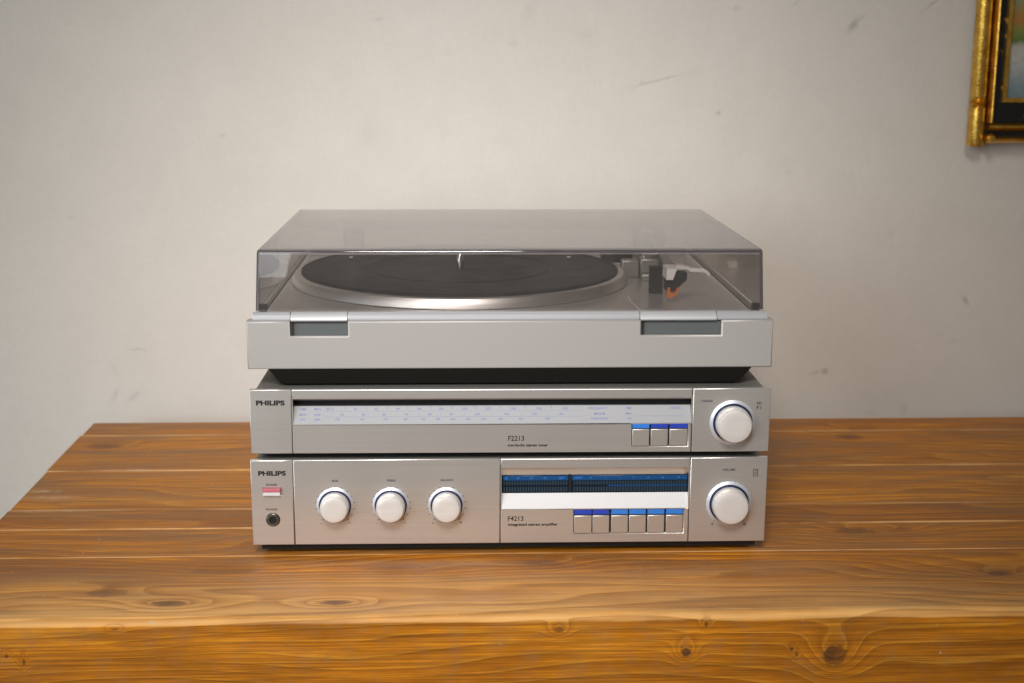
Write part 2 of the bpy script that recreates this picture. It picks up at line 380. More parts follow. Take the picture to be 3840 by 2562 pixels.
def holed(bm, x0, x1, y0, y1, z0, z1, holes):
    """slab in the xz plane, y0 front, y1 back, with rectangular openings (hx0,hx1,hz0,hz1)"""
    xs = sorted({x0, x1, *[h[0] for h in holes], *[h[1] for h in holes]}); zs = sorted({z0, z1, *[h[2] for h in holes], *[h[3] for h in holes]})
    V = {}
    def v(i, j, k):
        if (i, j, k) not in V: V[i, j, k] = bm.verts.new((xs[i], (y0, y1)[k], zs[j]))
        return V[i, j, k]
    def solid(i, j):
        if not (0 <= i < len(xs)-1 and 0 <= j < len(zs)-1): return False
        cx, cz = (xs[i]+xs[i+1])/2, (zs[j]+zs[j+1])/2
        return not any(h[0] < cx < h[1] and h[2] < cz < h[3] for h in holes)
    for i in range(len(xs)-1):
        for j in range(len(zs)-1):
            if not solid(i, j): continue
            for k in (0, 1):
                bm.faces.new([v(i,j,k), v(i+1,j,k), v(i+1,j+1,k), v(i,j+1,k)])
            for (a, b, di, dj) in (((i,j),(i+1,j),0,-1), ((i,j+1),(i+1,j+1),0,1), ((i,j),(i,j+1),-1,0), ((i+1,j),(i+1,j+1),1,0)):
                if not solid(i+di, j+dj):
                    bm.faces.new([v(*a,0), v(*b,0), v(*b,1), v(*a,1)])
def panel(name, d, holes, mat, parent, bev=.0006):
    bm = bmesh.new(); holed(bm, *d, holes)
    bmesh.ops.recalc_face_normals(bm, faces=bm.faces)
    if bev:
        es = [e for e in bm.edges if len(e.link_faces) == 2 and e.calc_face_angle(0) > .5 and all(abs(v.co.y-d[2]) < 1e-6 for v in e.verts)]
        bmesh.ops.bevel(bm, geom=es, offset=bev, segments=2, affect='EDGES', profile=.5)
    return mesh_obj(name, bm, mat, parent, math.radians(50))
def lathe(bm, prof, axis='y', seg=64, cx=0, cy=0, cz=0):
    """prof: (radius, height) pairs; axis y: height runs towards -y"""
    rings = []
    for r, h in prof:
        ring = []
        for i in range(seg if r > 1e-9 else 1):
            a = 2*math.pi*i/seg
            p = (cx+r*math.cos(a), cy-h, cz+r*math.sin(a)) if axis == 'y' else (cx+r*math.cos(a), cy+r*math.sin(a), cz+h)
            ring.append(bm.verts.new(p))
        rings.append(ring)
    for A, B in zip(rings, rings[1:]):
        if len(A) == 1 and len(B) == 1: continue
        for i in range(seg):
            j = (i+1) % seg
            if len(A) == 1: bm.faces.new([A[0], B[i], B[j]])
            elif len(B) == 1: bm.faces.new([A[i], A[j], B[0]])
            else: bm.faces.new([A[i], A[j], B[j], B[i]])
def prism(bm, pts, x0, x1, ax='x'):
    """polygon of (y,z) pulled along x (ax='x') or of (x,z) pulled along y, or (x,y) pulled along z"""
    f = {'x': lambda p, t: (t, p[0], p[1]), 'y': lambda p, t: (p[0], t, p[1]), 'z': lambda p, t: (p[0], p[1], t)}[ax]
    A = [bm.verts.new(f(p, x0)) for p in pts]; B = [bm.verts.new(f(p, x1)) for p in pts]
    bm.faces.new(A); bm.faces.new(B[::-1])
    for i in range(len(pts)):
        j = (i+1) % len(pts); bm.faces.new([A[i], A[j], B[j], B[i]])
def tube(bm, pts, r, seg=12):
    pts = [Vector(p) for p in pts]; rs = r if isinstance(r, (list, tuple)) else [r]*len(pts); rings = []
    for i, p in enumerate(pts):
        t = (pts[min(i+1, len(pts)-1)]-pts[max(i-1, 0)]).normalized()
        a = t.cross(Vector((0, 0, 1)));  a = (a if a.length > .01 else t.cross(Vector((1, 0, 0)))).normalized(); b = t.cross(a)
        rings.append([bm.verts.new(p+(a*math.cos(2*math.pi*k/seg)+b*math.sin(2*math.pi*k/seg))*rs[i]) for k in range(seg)])
    for A, B in zip(rings, rings[1:]):
        for k in range(seg): bm.faces.new([A[k], A[(k+1) % seg], B[(k+1) % seg], B[k]])
    bm.faces.new(rings[0]); bm.faces.new(rings[-1][::-1])

_tc = {}
def text_mesh(s, bold=0., shear=0.):
    if (s, bold, shear) not in _tc:
        c = bpy.data.curves.new('t', 'FONT'); c.body = s; c.size = 1; c.extrude = .01; c.offset = bold; c.shear = shear
        c.align_x = 'CENTER'; c.align_y = 'CENTER'; c.resolution_u = 3
        o = bpy.data.objects.new('t', c); COL.objects.link(o); bpy.context.view_layer.update()
        me = bpy.data.meshes.new_from_object(o.evaluated_get(bpy.context.evaluated_depsgraph_get()))
        bpy.data.objects.remove(o)
        _tc[s, bold, shear] = me
    return _tc[s, bold, shear]
def print_text(name, items, mat, parent, frame=None, extra=None):
    """items: (string, height_mm_of_capitals, x_mm, z_mm[, width factor, bold, rot90]); flat print standing .12 mm off the panel; frame maps (x,z)->matrix"""
    bm = bmesh.new()
    for it in items:
        s, h, x, z = it[:4]; wf = it[4] if len(it) > 4 else 1; bold = it[5] if len(it) > 5 else .022; h = h*(1.12 if len(it) < 6 else 1); rot = it[6] if len(it) > 6 else 0
        me = text_mesh(s, bold); t = bmesh.new(); t.from_mesh(me)
        sc = h/.72/1000
        t.transform(Matrix.Diagonal((sc*wf, sc, .006, 1)))
        t.transform(Matrix.Rotation(math.radians(rot), 4, 'Z'))
        t.transform(Matrix.Translation((x/1000, z/1000, .00006)))
        tm = bpy.data.meshes.new('x'); t.to_mesh(tm); t.free(); bm.from_mesh(tm); bpy.data.meshes.remove(tm)
    for (x0, x1, z0, z1) in (extra or []):      # ruled lines, in mm
        add_box(bm, x0/1000, x1/1000, z0/1000, z1/1000, 0, .00012)
    bm.transform(frame if frame is not None else Matrix.Rotation(math.pi/2, 4, 'X'))
    return mesh_obj(name, bm, mat, parent)
FR = Matrix.Rotation(math.pi/2, 4, 'X')       # (x, z) on a panel whose face is y = 0

# ------------------------------------------------------------------ wall
bm = bmesh.new(); add_box(bm, -2.6, 2.8, .47, .57, -1.0, 2.0)
w = mesh_obj('wall', bm, 'wall'); w['kind'] = 'structure'

# ------------------------------------------------------------------ table
table = thing('table', 'sturdy varnished pine table with knotty planks and a thick front edge, under the stereo stack', 'table', (0, 0, 0))
YB = [-.1262, .0012, .0683, .1192, .2365, .3630, .4150]
XL = -.4437
for i in range(6):
    y0, y1 = YB[i], YB[i+1]
    zt = [0, -.0004, 0, -.0003, 0, -.0005][i]
    bm = bmesh.new()
    xl = XL + [0, .0006, -.0004, .0003, -.0006, .0004][i]
    add_box(bm, xl, 1.25, y0+.0004, y1-.0004, -.062, zt)
    if i == 0:
        e1 = [e for e in bm.edges if all(abs(v.co.y-(y0+.0004)) < 1e-6 and abs(v.co.z-zt) < 1e-6 for v in e.verts)]
        bmesh.ops.bevel(bm, geom=e1, offset=.0055, segments=6, affect='EDGES', profile=.5)
    es = [e for e in bm.edges if len(e.link_faces) == 2 and e.calc_face_angle(0) > 1.2]
    bmesh.ops.bevel(bm, geom=es, offset=.0016, segments=3, affect='EDGES', profile=.5)
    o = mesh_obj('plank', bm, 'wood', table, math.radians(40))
    o.color = [(1.12, 1.14, .95, 1), (1.18, 1.22, 1., 1), (1.02, 1.03, .9, 1), (1.26, 1.34, 1.0, 1), (1.20, 1.26, .9, 1), (1.18, 1.18, .8, 1)][i]
for (x, y) in ((XL+.05, -.08), (XL+.05, .36), (1.19, -.08), (1.19, .36)):
    box('leg', (x-.035, x+.035, y-.035, y+.035, -.74, -.0625), 'wood', table, .003)

# ------------------------------------------------------------------ common audio parts
def knob(parent, x, z, R, Rf, prot, name='knob', halo=True):
    bm = bmesh.new()
    lathe(bm, [(0, .0003), (R*.93, .0003), (R*.955, .002), (R*.945, prot-.0030), (Rf+.0008, prot-.0012), (Rf+.0002, prot-.0003), (Rf-.0006, prot), (Rf*.6, prot+.0001), (0, prot+.0001)], seg=80, cx=x, cz=z)
    k = mesh_obj(name, bm, 'knob', parent, math.radians(35))
    bm = bmesh.new()
    lathe(bm, [(0, .0009), (R*1.045, .0009), (R*1.052, .0002)], seg=80, cx=x, cz=z)  # dark navy disc painted in for the shaded gap behind the knob
    mesh_obj('knob_gap_shade', bm, 'ring', k, math.radians(35))
    if halo:  # added cone, tinted pale blue to imitate the halo round the knob
        bm = bmesh.new()
        lathe(bm, [(R*1.055, .0004), (R*1.06, .0010), (R*1.08, .0012), (R*1.24, .00005)], seg=80, cx=x, cz=z)
        mesh_obj('knob_halo', bm, 'halo', k, math.radians(35))
    return k
def ticks(parent, x, z, r0, r1, n=11, a0=-140, a1=140, name='dial_marks', texts=()):
    bm = bmesh.new()
    for i in range(n):
        a = math.radians(a0+(a1-a0)*i/(n-1))
        d = Vector((math.sin(a), 0, math.cos(a))); s = Vector((math.cos(a), 0, -math.sin(a)))*.00032
        P = [Vector((x, -.0001, z))+d*r0-s, Vector((x, -.0001, z))+d*r0+s, Vector((x, -.0001, z))+d*r1+s, Vector((x, -.0001, z))+d*r1-s]
        bm.faces.new([bm.verts.new(p) for p in P])
    for it in texts:
        me = text_mesh(it[0], .03); t = bmesh.new(); t.from_mesh(me); sc = it[1]*1.2/.72/1000
        t.transform(Matrix.Diagonal((sc, sc, .006, 1))); t.transform(Matrix.Translation((it[2]/1000, it[3]/1000, .00006))); t.transform(FR)
        tm = bpy.data.meshes.new('x'); t.to_mesh(tm); t.free(); bm.from_mesh(tm); bpy.data.meshes.remove(tm)
    return mesh_obj(name, bm, 'inkgrey', parent)
def stereo_mark(parent, x, z, kind):
    """small two-storey hi-fi mark, millimetres"""
    L = []
    if kind == 0:
        L = [(-2.1,-1.5,.5,3.1),(-1.5,-.2,1.5,2.1),(-.2,.4,.5,3.1),(1.0,1.6,.5,2.2),(1.0,1.6,2.6,3.1),
             (-2.1,-1.5,-3.3,-.7),(-1.5,-.1,-1.3,-.7),(-1.5,-.4,-2.4,-1.9),(.9,1.5,-3.3,-1.6),(.9,1.5,-1.2,-.7)]
    else:
        L = [(-2.0,-1.5,.4,3.2),(-1.5,1.9,2.7,3.2),(-.9,1.9,1.4,1.9),(1.4,1.9,.4,2.7),(-2.0,1.9,-.4,.1),
             (-2.0,-1.5,-3.2,-.4),(1.4,1.9,-3.2,-.4),(-1.0,1.0,-1.8,-1.4),(-1.5,1.4,-3.2,-2.8)]
    return print_text('hifi_mark', [], 'inkgrey', parent, extra=[(x+a, x+b, z+c, z+d) for a, b, c, d in L])
def key(parent, x0, x1, blue, z0=17.2, z1=32.4, b0=33.3, b1=37.2):
    k = box('push_key', (x0/1000, x1/1000, -.0009, .004, z0/1000, z1/1000), 'panel_dark', parent, .0005)
    box('key_marker', (x0/1000+.0001, x1/1000-.0001, -.0003, .003, b0/1000, b1/1000), blue, k, .0001, 1)
    return k
def feet(parent, xs, ys, h, r=.012):
    for x in xs:
        for y in ys:
            bm = bmesh.new(); lathe(bm, [(0, 0), (r*.9, 0), (r, .001), (r*1.05, h), (0, h)], 'z', 32, x, y, 0)
            mesh_obj('foot', bm, 'black', parent, math.radians(35))

# ------------------------------------------------------------------ amplifier
AYAW = -.00503
amp = thing('amplifier', 'silver stereo amplifier with four round knobs and a blue meter, bottom of the stack', 'amplifier', (0, 0, 0), AYAW)
ZB, ZT = .0090, .0810
feet(amp, (-.165, .165), (.028, .23), .0125, .013)
def cabinet(parent, hw, y1, z0, z1):
    bm = bmesh.new()
    add_box(bm, -hw, hw, .0112, y1, z0, z1, .0008)
    add_box(bm, -hw, hw, .0046, .0111, z1-.0014, z1-.0001)
    add_box(bm, -hw, -hw+.0014, .0046, .0111, z0+.0001, z1-.0016)
    add_box(bm, hw-.0014, hw, .0046, .0111, z0+.0001, z1-.0016)
    mesh_obj('cabinet', bm, 'cabinet', parent, math.radians(50))
cabinet(amp, .2065, .275, .0122, .0797)
box('chassis_shade', (-.2035, .2035, .0060, .272, .0036, .0088), 'void', amp)  # chassis bottom, lowered and blackened to stand in for the contact shadow
box('chassis_pan', (-.204, .204, .0114, .272, .0089, .0120), 'void', amp)
g_ = .00030
KEYS = [(52.3, 66.7), (67.4, 81.1), (82.7, 96.5), (97.4, 111.2), (112.5, 126.4), (127.8, 141.7)]
panel('front_panel', (-.210, -.1759-g_, 0, .0044, ZB, ZT), [(-.2004, -.1859, .0515, .0577)], 'panel', amp)
panel('front_panel', (-.1759+g_, -.0083-g_, 0, .0044, ZB, ZT), [], 'panel', amp)
panel('front_panel', (-.0083+g_, .1466-g_, 0, .0044, ZB, ZT), [(-.0073, .1460, .0382, .0727), (.0518, .1422, .0168, .0376)], 'panel', amp)
panel('front_panel', (.1466+g_, .210, 0, .0044, ZB, ZT), [], 'panel', amp)
panel('panel_backing', (-.2085, .2085, .0046, .0052, ZB+.001, ZT-.003), [(-.0078, .1465, .0378, .0732)], 'void', amp, 0)
# meter window: brow, glass, segment cells, white ledge
bm = bmesh.new(); prism(bm, [(.0004, .0727), (.0048, .0727), (.0062, .0655), (.0056, .0655)], -.0072, .1459)
mesh_obj('meter_brow', bm, 'brow', amp)
meter = box('meter_window', (-.0072, .1459, .0058, .0070, .0500, .0654), 'disp', amp)
for a, b in ((-6.1, 47.6), (50.6, 145.3)):
    box('meter_band', (a/1000, b/1000, .0055, .0060, .0606, .0648), 'blue_disp', meter, .0002, 1)
box('meter_band', (.0800, .1453, .0055, .0060, .0556, .0566), 'blue_disp', meter)
bm = bmesh.new()
n = 68
for i in range(n):
    x = -5.6+i*(145.0+5.6)/n
    if 47.2 < x+1 < 51: continue
    for z0, z1 in ((56.9, 60.0), (51.2, 55.2)):
        add_box(bm, x/1000, (x+1.45)/1000, .0055, .0059, z0/1000, z1/1000)
o = mesh_obj('meter_segments', bm, 'cell', meter); o['kind'] = 'stuff'
box('meter_divider', (.0481, .0500, .0052, .0058, .0503, .0652), 'void', meter)
print_text('meter_print', [("dB", 1.6, -3.5, 62.7), ("-40", 1.3, 6, 62.7), ("-20", 1.3, 17, 62.7), ("-10", 1.3, 28, 62.7), ("LEFT", 1.5, 42, 62.7), ("WATT", 1.5, 56, 62.7), (".01", 1.3, 66, 62.7), (".1", 1.3, 78, 62.7), ("1", 1.3, 90, 62.7), ("3", 1.3, 101, 62.7), ("10", 1.3, 113, 62.7), ("30", 1.3, 125, 62.7), ("50", 1.3, 138, 62.7)],
           'blue_mid', meter, Matrix.Translation((0, .0054, 0)) @ FR)
bm = bmesh.new(); prism(bm, [(.0000, .0383), (.0056, .0500), (.0070, .0500), (.0070, .0370), (.0046, .0370), (.0046, .0383)], -.0072, .1459)
mesh_obj('white_ledge', bm, 'white', amp)
box('key_slot', (.0518, .1422, .0036, .0044, .0168, .0376), 'black', amp)
for i, (a, b) in enumerate(KEYS): key(amp, a, b, 'blue_deep' if i < 2 else 'blue_mid')
# power key and headphone jack
pk = box('power_key', (-.2001, -.1862, -.0030, .004, .0518, .0574), 'white', amp, .0005)
box('red_marker', (-.2002, -.1861, -.0033, .001, .0549, .0575), 'red', pk, .0001, 1)
bm = bmesh.new(); lathe(bm, [(.0052, 0), (.0053, .0010), (.0049, .0013), (.0044, .0008), (.0040, .0008), (.0037, .0014), (.0033, .0014), (.0029, .0004), (.0028, -.0001)], seg=48, cx=-.1930, cz=.0307)
jk = mesh_obj('headphone_jack', bm, 'jack', amp, math.radians(35))
bm = bmesh.new(); lathe(bm, [(0, .0002), (.0031, .0002)], seg=32, cx=-.1930, cz=.0307); mesh_obj('jack_hole', bm, 'void', jk)
bm = bmesh.new(); lathe(bm, [(.0051, .0002), (.0056, .0003), (.0058, .0000)], seg=48, cx=-.1930, cz=.0307); mesh_obj('jack_washer', bm, 'black', jk)
for x, z, tx in ((-142.5, 42.4, "BASS"), (-97.3, 42.2, "TREBLE"), (-52.0, 42.0, "BALANCE")):
    knob(amp, x/1000, z/1000, .0123, .0101, .0125)
    ticks(amp, x/1000, z/1000, .0150, .0162, 15, texts=[("-", 1.5, x-11.5, z-15), ("+", 1.5, x+11.5, z-15)] if tx != "BALANCE" else [("L", 1.4, x-11.5, z-15), ("R", 1.4, x+11.5, z-15)])
    print_text('dial_title', [(tx, 1.5, x+.3, 63.3)], 'inkgrey', amp)
knob(amp, .1795, .0417, .0154, .0130, .0130)
ticks(amp, .1795, .0417, .0180, .0194, 21, texts=[("0", 1.8, 166.3, 24.0), ("10", 1.8, 192.6, 23.8)])
print_text('dial_title', [("VOLUME", 1.7, 178.4, 70.5)], 'inkgrey', amp)
print_text('brand_name', [("PHILIPS", 3.7, -192.8, 69.8, 1.36, .05)], 'ink', amp)
print_text('power_title', [("POWER", 1.7, -193.4, 60.2), ], 'inkgrey', amp)
print_text('phones_title', [("PHONES", 1.6, -194.0, 39.4)], 'inkgrey', amp)
print_text('model_name', [("F4213", 4.1, 4.3, 29.9, .95, .012), ("integrated stereo amplifier", 2.3, 18.4, 24.9, 1.18, .03)], 'ink', amp)
stereo_mark(amp, 200.4, 68.0, 1)

# ------------------------------------------------------------------ tuner
TB, TT_ = .08543, .13850
T0 = .0798
tun = thing('tuner', 'silver radio tuner with a long white dial and one knob, resting on the amplifier', 'radio tuner', (.00062, .00279, T0), -.00984)
dz = -T0
def Z(mm): return mm/1000 + dz
feet(tun, (-.165, .165), (.035, .22), .0075, .012)
cabinet(tun, .2060, .270, Z(86.6), Z(137.2))
box('chassis_shade', (-.2030, .2030, .0085, .266, Z(82.2), Z(86.4)), 'void', tun)  # black strip standing in for the shade between tuner and amplifier
panel('front_panel', (-.210, -.1765-g_, 0, .0044, Z(TB*1000), Z(TT_*1000)), [], 'panel', tun)
panel('front_panel', (-.1765+g_, .1466-g_, 0, .0044, Z(TB*1000), Z(TT_*1000)), [(-.1756, .1461, Z(109.5), Z(130.6)), (.0976, .1434, Z(90.3), Z(109.4))], 'panel', tun)
panel('front_panel', (.1466+g_, .210, 0, .0044, Z(TB*1000), Z(TT_*1000)), [], 'panel', tun)
panel('panel_backing', (-.2085, .2085, .0046, .0052, Z(86.5), Z(135.5)), [(-.1760, .1465, Z(108.9), Z(131.2))], 'void', tun, 0)
for s, (xa, xb) in enumerate(((-.1755, .1460),)):
    dial = box('dial_window', (xa, xb, .0090, .0100, Z(120), Z(130.5)), 'void', tun)
bm = bmesh.new(); prism(bm, [(.0004, Z(130.6)), (.0050, Z(130.6)), (.0054, Z(128.6)), (.0050, Z(128.6))], -.1755, .1460)
mesh_obj('dial_brow', bm, 'panel_dark', tun)
sd = .0080; st = .1229-.1095
bm = bmesh.new(); prism(bm, [(.0001, Z(109.6)), (sd, Z(122.9)), (.0095, Z(122.9)), (.0095, Z(109)), (.0046, Z(109)), (.0046, Z(109.6))], -.1755, .1460)
strip = mesh_obj('tuning_scale', bm, 'scale', tun)
ang = math.atan2(sd, .0133); Ls = math.hypot(sd, .0133)*1000
SF = Matrix.Translation((0, .0001, Z(109.6))) @ Matrix.Rotation(math.pi/2-ang, 4, 'X')
def rz(mm): return (mm-109.5)*Ls/15.4
r1, r2_, r3 = rz(122.2), rz(117.6), rz(113.6)
it = [("FM", 1.9, -167.9, r1, 1.2), ("MHz", 1.8, -156.3, r1, 1.1), ("87.5", 1.9, -146.4, r1, 1.1)]
it += [(str(90+2*i), 1.9, x, r1, 1.15) for i, x in enumerate((-126.0, -109.2, -91.9, -74.4, -56.8, -38.0, -18.7, 1.4, 22.2, 43.2))]
it += [("MW", 1.8, -167.9, r2_, 1.15), ("kHz", 1.7, -156.3, r2_, 1.1)]
it += [(s, 1.7, x, r2_, 1.1) for s, x in zip(("53", "60", "65", "70", "80", "90", "100", "120", "140", "160"), (-136.5, -119.4, -102.8, -84.8, -65.9, -48.6, -27.6, -3.9, 18.8, 40.1))]
it += [("LW", 1.7, -167.9, r3, 1.15), ("kHz", 1.6, -156.3, r3, 1.1)]
it += [(s, 1.5, x, r3, 1.1) for s, x in zip(("150", "160", "170", "180", "190", "200", "220", "240", "260", "280", "300", "340"), (-140.3, -120.5, -101.5, -85.7, -71.3, -59.2, -47.1, -35.0, -22.4, -8.6, 7.9, 29.4))]
it += [("FREQUENCY", 1.7, 70.7, r1), ("FM", 1.8, 95.5, r1, 1.2), ("STEREO", 1.7, 133.8, r1), ("MEDIUM", 1.6, 71.5, r2_), ("MW", 1.6, 95.5, r2_, 1.1), ("LONG WAVE", 1.5, 71.5, r3), ("LW", 1.5, 95.5, r3, 1.1)]
tk = [(x-.22, x+.22, r1-.3, r1+2.6) for x in (-134.2, -117.3, -100.2, -83.6, -65.4, -47.6, -28.8, -9.0, 11.3, 32.6)]
tk += [(x-.15, x+.15, r2_-.6, r2_+.6) for x in (-127.5, -110.5, -93, -75, -57, -38, -16, 8, 30)]
rl = rz(115.7)
tk += [(-152, 58, rl-.10, rl+.10), (100, 140, rl-.10, rl+.10), (-152, 58, r1-1.9, r1-1.75)]
print_text('scale_print', it, 'inkblue', strip, SF, tk)
box('key_slot', (.0976, .1434, .0036, .0044, Z(90.3), Z(109.4)), 'black', tun)
for i, (a, b) in enumerate(((98.1, 112.0), (113.2, 127.1), (128.4, 142.9))):
    key(tun, a, b, 'blue_mid' if i == 0 else 'blue_deep', 90.7+dz*1000, 104.9+dz*1000, 105.6+dz*1000, 109.2+dz*1000)
knob(tun, .1797, Z(109.9), .0152, .0128, .0130)
print_text('dial_title', [("TUNING", 1.6, 158.0, 128.0+dz*1000)], 'inkgrey', tun)
print_text('brand_name', [("PHILIPS", 3.8, -193.4, 127.5+dz*1000, 1.36, .05)], 'ink', tun)
print_text('model_name', [("F2213", 4.3, 3.9, 97.2+dz*1000, .92, .012), ("mw-lw-fm stereo tuner", 2.3, 13.3, 91.6+dz*1000, 1.08, .03)], 'ink', tun)
stereo_mark(tun, 200.9, 124.5+dz*1000, 0)

# ------------------------------------------------------------------ turntable
P0 = .1373
tt = thing('record_player', 'light grey record player with a closed smoked lid, topmost of the stack', 'record player', (.00104, .01558, P0), -.00343)
dz = -P0
bm = bmesh.new()
A = [(-.196, .001), (.196, .001), (.195, .350), (-.195, .350)]; B = [(-.1870, .0055), (.1870, .0055), (.1870, .335), (-.1870, .335)]
va = [bm.verts.new((x, y, Z(152.6))) for x, y in A]; vm = [bm.verts.new((x, y, Z(139.5))) for x, y in B]; vb = [bm.verts.new((x, y, 0.0001)) for x, y in [(-.1835, .0100), (.1835, .0100), (.1835, .33), (-.1835, .33)]]
bm.faces.new(va); bm.faces.new(vb[::-1])
for R1, R2 in ((va, vm), (vm, vb)):
    for i in range(4): bm.faces.new([R1[i], R1[(i+1) % 4], R2[(i+1) % 4], R2[i]])
mesh_obj('base', bm, 'base', tt)
# plinth with two finger recesses open at the top edge
bm = bmesh.new()
holed(bm, -.2125, .2125, 0, .012, Z(152.7), Z(191.9), [(-.1776, -.1315, Z(179.7), Z(191.9)), (.1045, .1700, Z(179.6), Z(191.9))])
bmesh.ops.recalc_face_normals(bm, faces=bm.faces)
bmesh.ops.dissolve_limit(bm, angle_limit=.01, verts=bm.verts, edges=bm.edges)
es = [e for e in bm.edges if len(e.link_faces) == 2 and e.calc_face_angle(0) > .5 and (all(abs(v.co.y) < 1e-6 for v in e.verts))]
bmesh.ops.bevel(bm, geom=es, offset=.0012, segments=2, affect='EDGES', profile=.5)
mesh_obj('plinth_front', bm, 'plinth', tt, math.radians(50))
box('plinth', (-.2125, .2125, .0121, .392, Z(152.7), Z(189.6)), 'plinth', tt, .0008)
for x0, x1 in ((-.1776, -.1315), (.1045, .1700)):
    box('finger_recess', (x0+.0003, x1-.0003, .0038, .0118, Z(179.9), Z(190.5)), 'slate', tt, .0002, 1)
    box('recess_cheek', (x0+.0012, x0+.0022, .0008, .0037, Z(180.2), Z(190.5)), 'black', tt)
# bar along the front, in five lengths, two of them buttons
segs = [(-.2077, -.1778, 0), (-.1772, -.1320, 1), (-.1314, .1036, 0), (.1042, .1662, 1), (.1668, .2077, 0)]
for x0, x1, b in segs:
    bm = bmesh.new()
    prism(bm, [(.0012, Z(191.95)), (.0012, Z(192.9)), (.0022, Z(193.4)), (.0028, Z(196.4)), (.0048, Z(198.3)), (.0085, Z(198.4)), (.0085, Z(191.95))] if not b else
              [(.0006, Z(191.6)), (.0004, Z(193.0)), (.0024, Z(196.5)), (.0046, Z(198.4)), (.0085, Z(198.5)), (.0085, Z(191.95))], x0, x1)
    bmesh.ops.recalc_face_normals(bm, faces=bm.faces)
    es = [e for e in bm.edges if len(e.link_faces) == 2 and e.calc_face_angle(0) > .3]
    bmesh.ops.bevel(bm, geom=es, offset=.0003, segments=2, affect='EDGES')
    mesh_obj('button' if b else 'front_bar', bm, 'bar', tt, math.radians(25))
def mk_deck():
    return brushed('deck_paint', (.47, .46, .455), .24, .40, 5, 700, .06)
M['deck'] = mk_deck()
box('deck', (-.2034, .2034, .0088, .386, Z(189.65), Z(190.6)), 'deck', tt)
for s in (-1, 1):
    x0, x1 = sorted((s*.2038, s*.2080)); box('side_rail', (x0, x1, .0100, .384, Z(189.65), Z(191.6)), 'cabinet', tt, .0004)
box('rear_rail', (-.2034, .2034, .3865, .391, Z(189.65), Z(196.5)), 'plinth', tt, .0005)
CX, CY = -.0415, .2115
pl = bmesh.new()
lathe(pl, [(0, 0), (.1530, 0), (.1582, .0004), (.1584, .0010), (.1578, .0038), (.1569, .0066), (.1556, .0088), (.1545, .0096), (.146, .0094), (0, .0094)], 'z', 160)
platter = mesh_obj('platter', pl, 'rim', tt, math.radians(20)); platter.location = (CX, CY, Z(190.65))
pl = bmesh.new()
lathe(pl, [(0, 0), (.1485, 0), (.1495, .0006), (.1495, .0018), (.1480, .0026), (.1455, .0026), (.1445, .0020), (.0880, .0020), (.0868, .0012), (.0848, .0012), (.0836, .0020), (.0045, .0020), (.0045, 0)], 'z', 128)
mat = mesh_obj('rubber_mat', pl, 'rubber', platter, math.radians(25)); mat.location = (0, 0, .0095)
pl = bmesh.new(); lathe(pl, [(0, 0), (.0036, 0), (.0036, .0085), (.0030, .0125), (.0018, .0155), (0, .0160)], 'z', 32)
sp = mesh_obj('spindle', pl, 'chrome', platter, math.radians(25)); sp.location = (0, 0, .0096)
for a in (200, -20):  # two small pale discs on the mat
    pl = bmesh.new(); lathe(pl, [(0, 0), (.0020, 0), (.0020, .0007), (0, .0009)], 'z', 16)
    q = mesh_obj('mat_speck', pl, 'arm_light', platter, math.radians(25)); q.location = (.115*math.cos(math.radians(a)), .06, .0118)
# speed rest pad, hinges
dzt = Z(190.65)
# tonearm, parked at the right: rest, base, lift, arm, headshell, cartridge
arm = link(bpy.data.objects.new('tonearm', None), tt); arm.location = (0, 0, 0)
def A_(name, bm, mat, sm=35): return mesh_obj(name, bm, mat, arm, math.radians(sm))
bm = bmesh.new(); lathe(bm, [(0, 0), (.0260, 0), (.0265, .0025), (.0245, .0035), (.0150, .0040), (.0145, .0200), (.0130, .0215), (0, .0215)], 'z', 64, .1500, .285, dzt); A_('arm_base', bm, 'grey_arm')
bm = bmesh.new(); add_box(bm, .1135, .1300, .2180, .2330, dzt, dzt+.0165, .0012); A_('speed_lever_block', bm, 'grey_arm')
bm = bmesh.new(); add_box(bm, .1305, .1460, .1985, .2330, dzt, dzt+.0060, .0012); add_box(bm, .1305, .1480, .2100, .2300, dzt+.006, dzt+.0190, .0012); A_('lift_block', bm, 'grey_arm')
bm = bmesh.new(); lathe(bm, [(0, -.0145), (.0108, -.0145), (.0118, -.0135), (.0118, .0135), (.0108, .0145), (0, .0145)], 'y', 48, .1500, .3150, dzt+.0290); A_('counterweight', bm, 'black')
bm = bmesh.new(); add_box(bm, .0985, .1285, .2560, .2760, dzt+.0085, dzt+.0190, .0015); A_('cueing_lever', bm, 'black')
bm = bmesh.new(); add_box(bm, .1370, .1630, .2720, .2980, dzt+.0215, dzt+.0390, .003); A_('pivot_housing', bm, 'grey_arm')
bm = bmesh.new(); tube(bm, [(.150, .300, dzt+.0290), (.1500, .240, dzt+.0285), (.1460, .150, dzt+.0262), (.1425, .092, dzt+.0245)], .0036, 16); A_('arm_tube', bm, 'grey_arm')
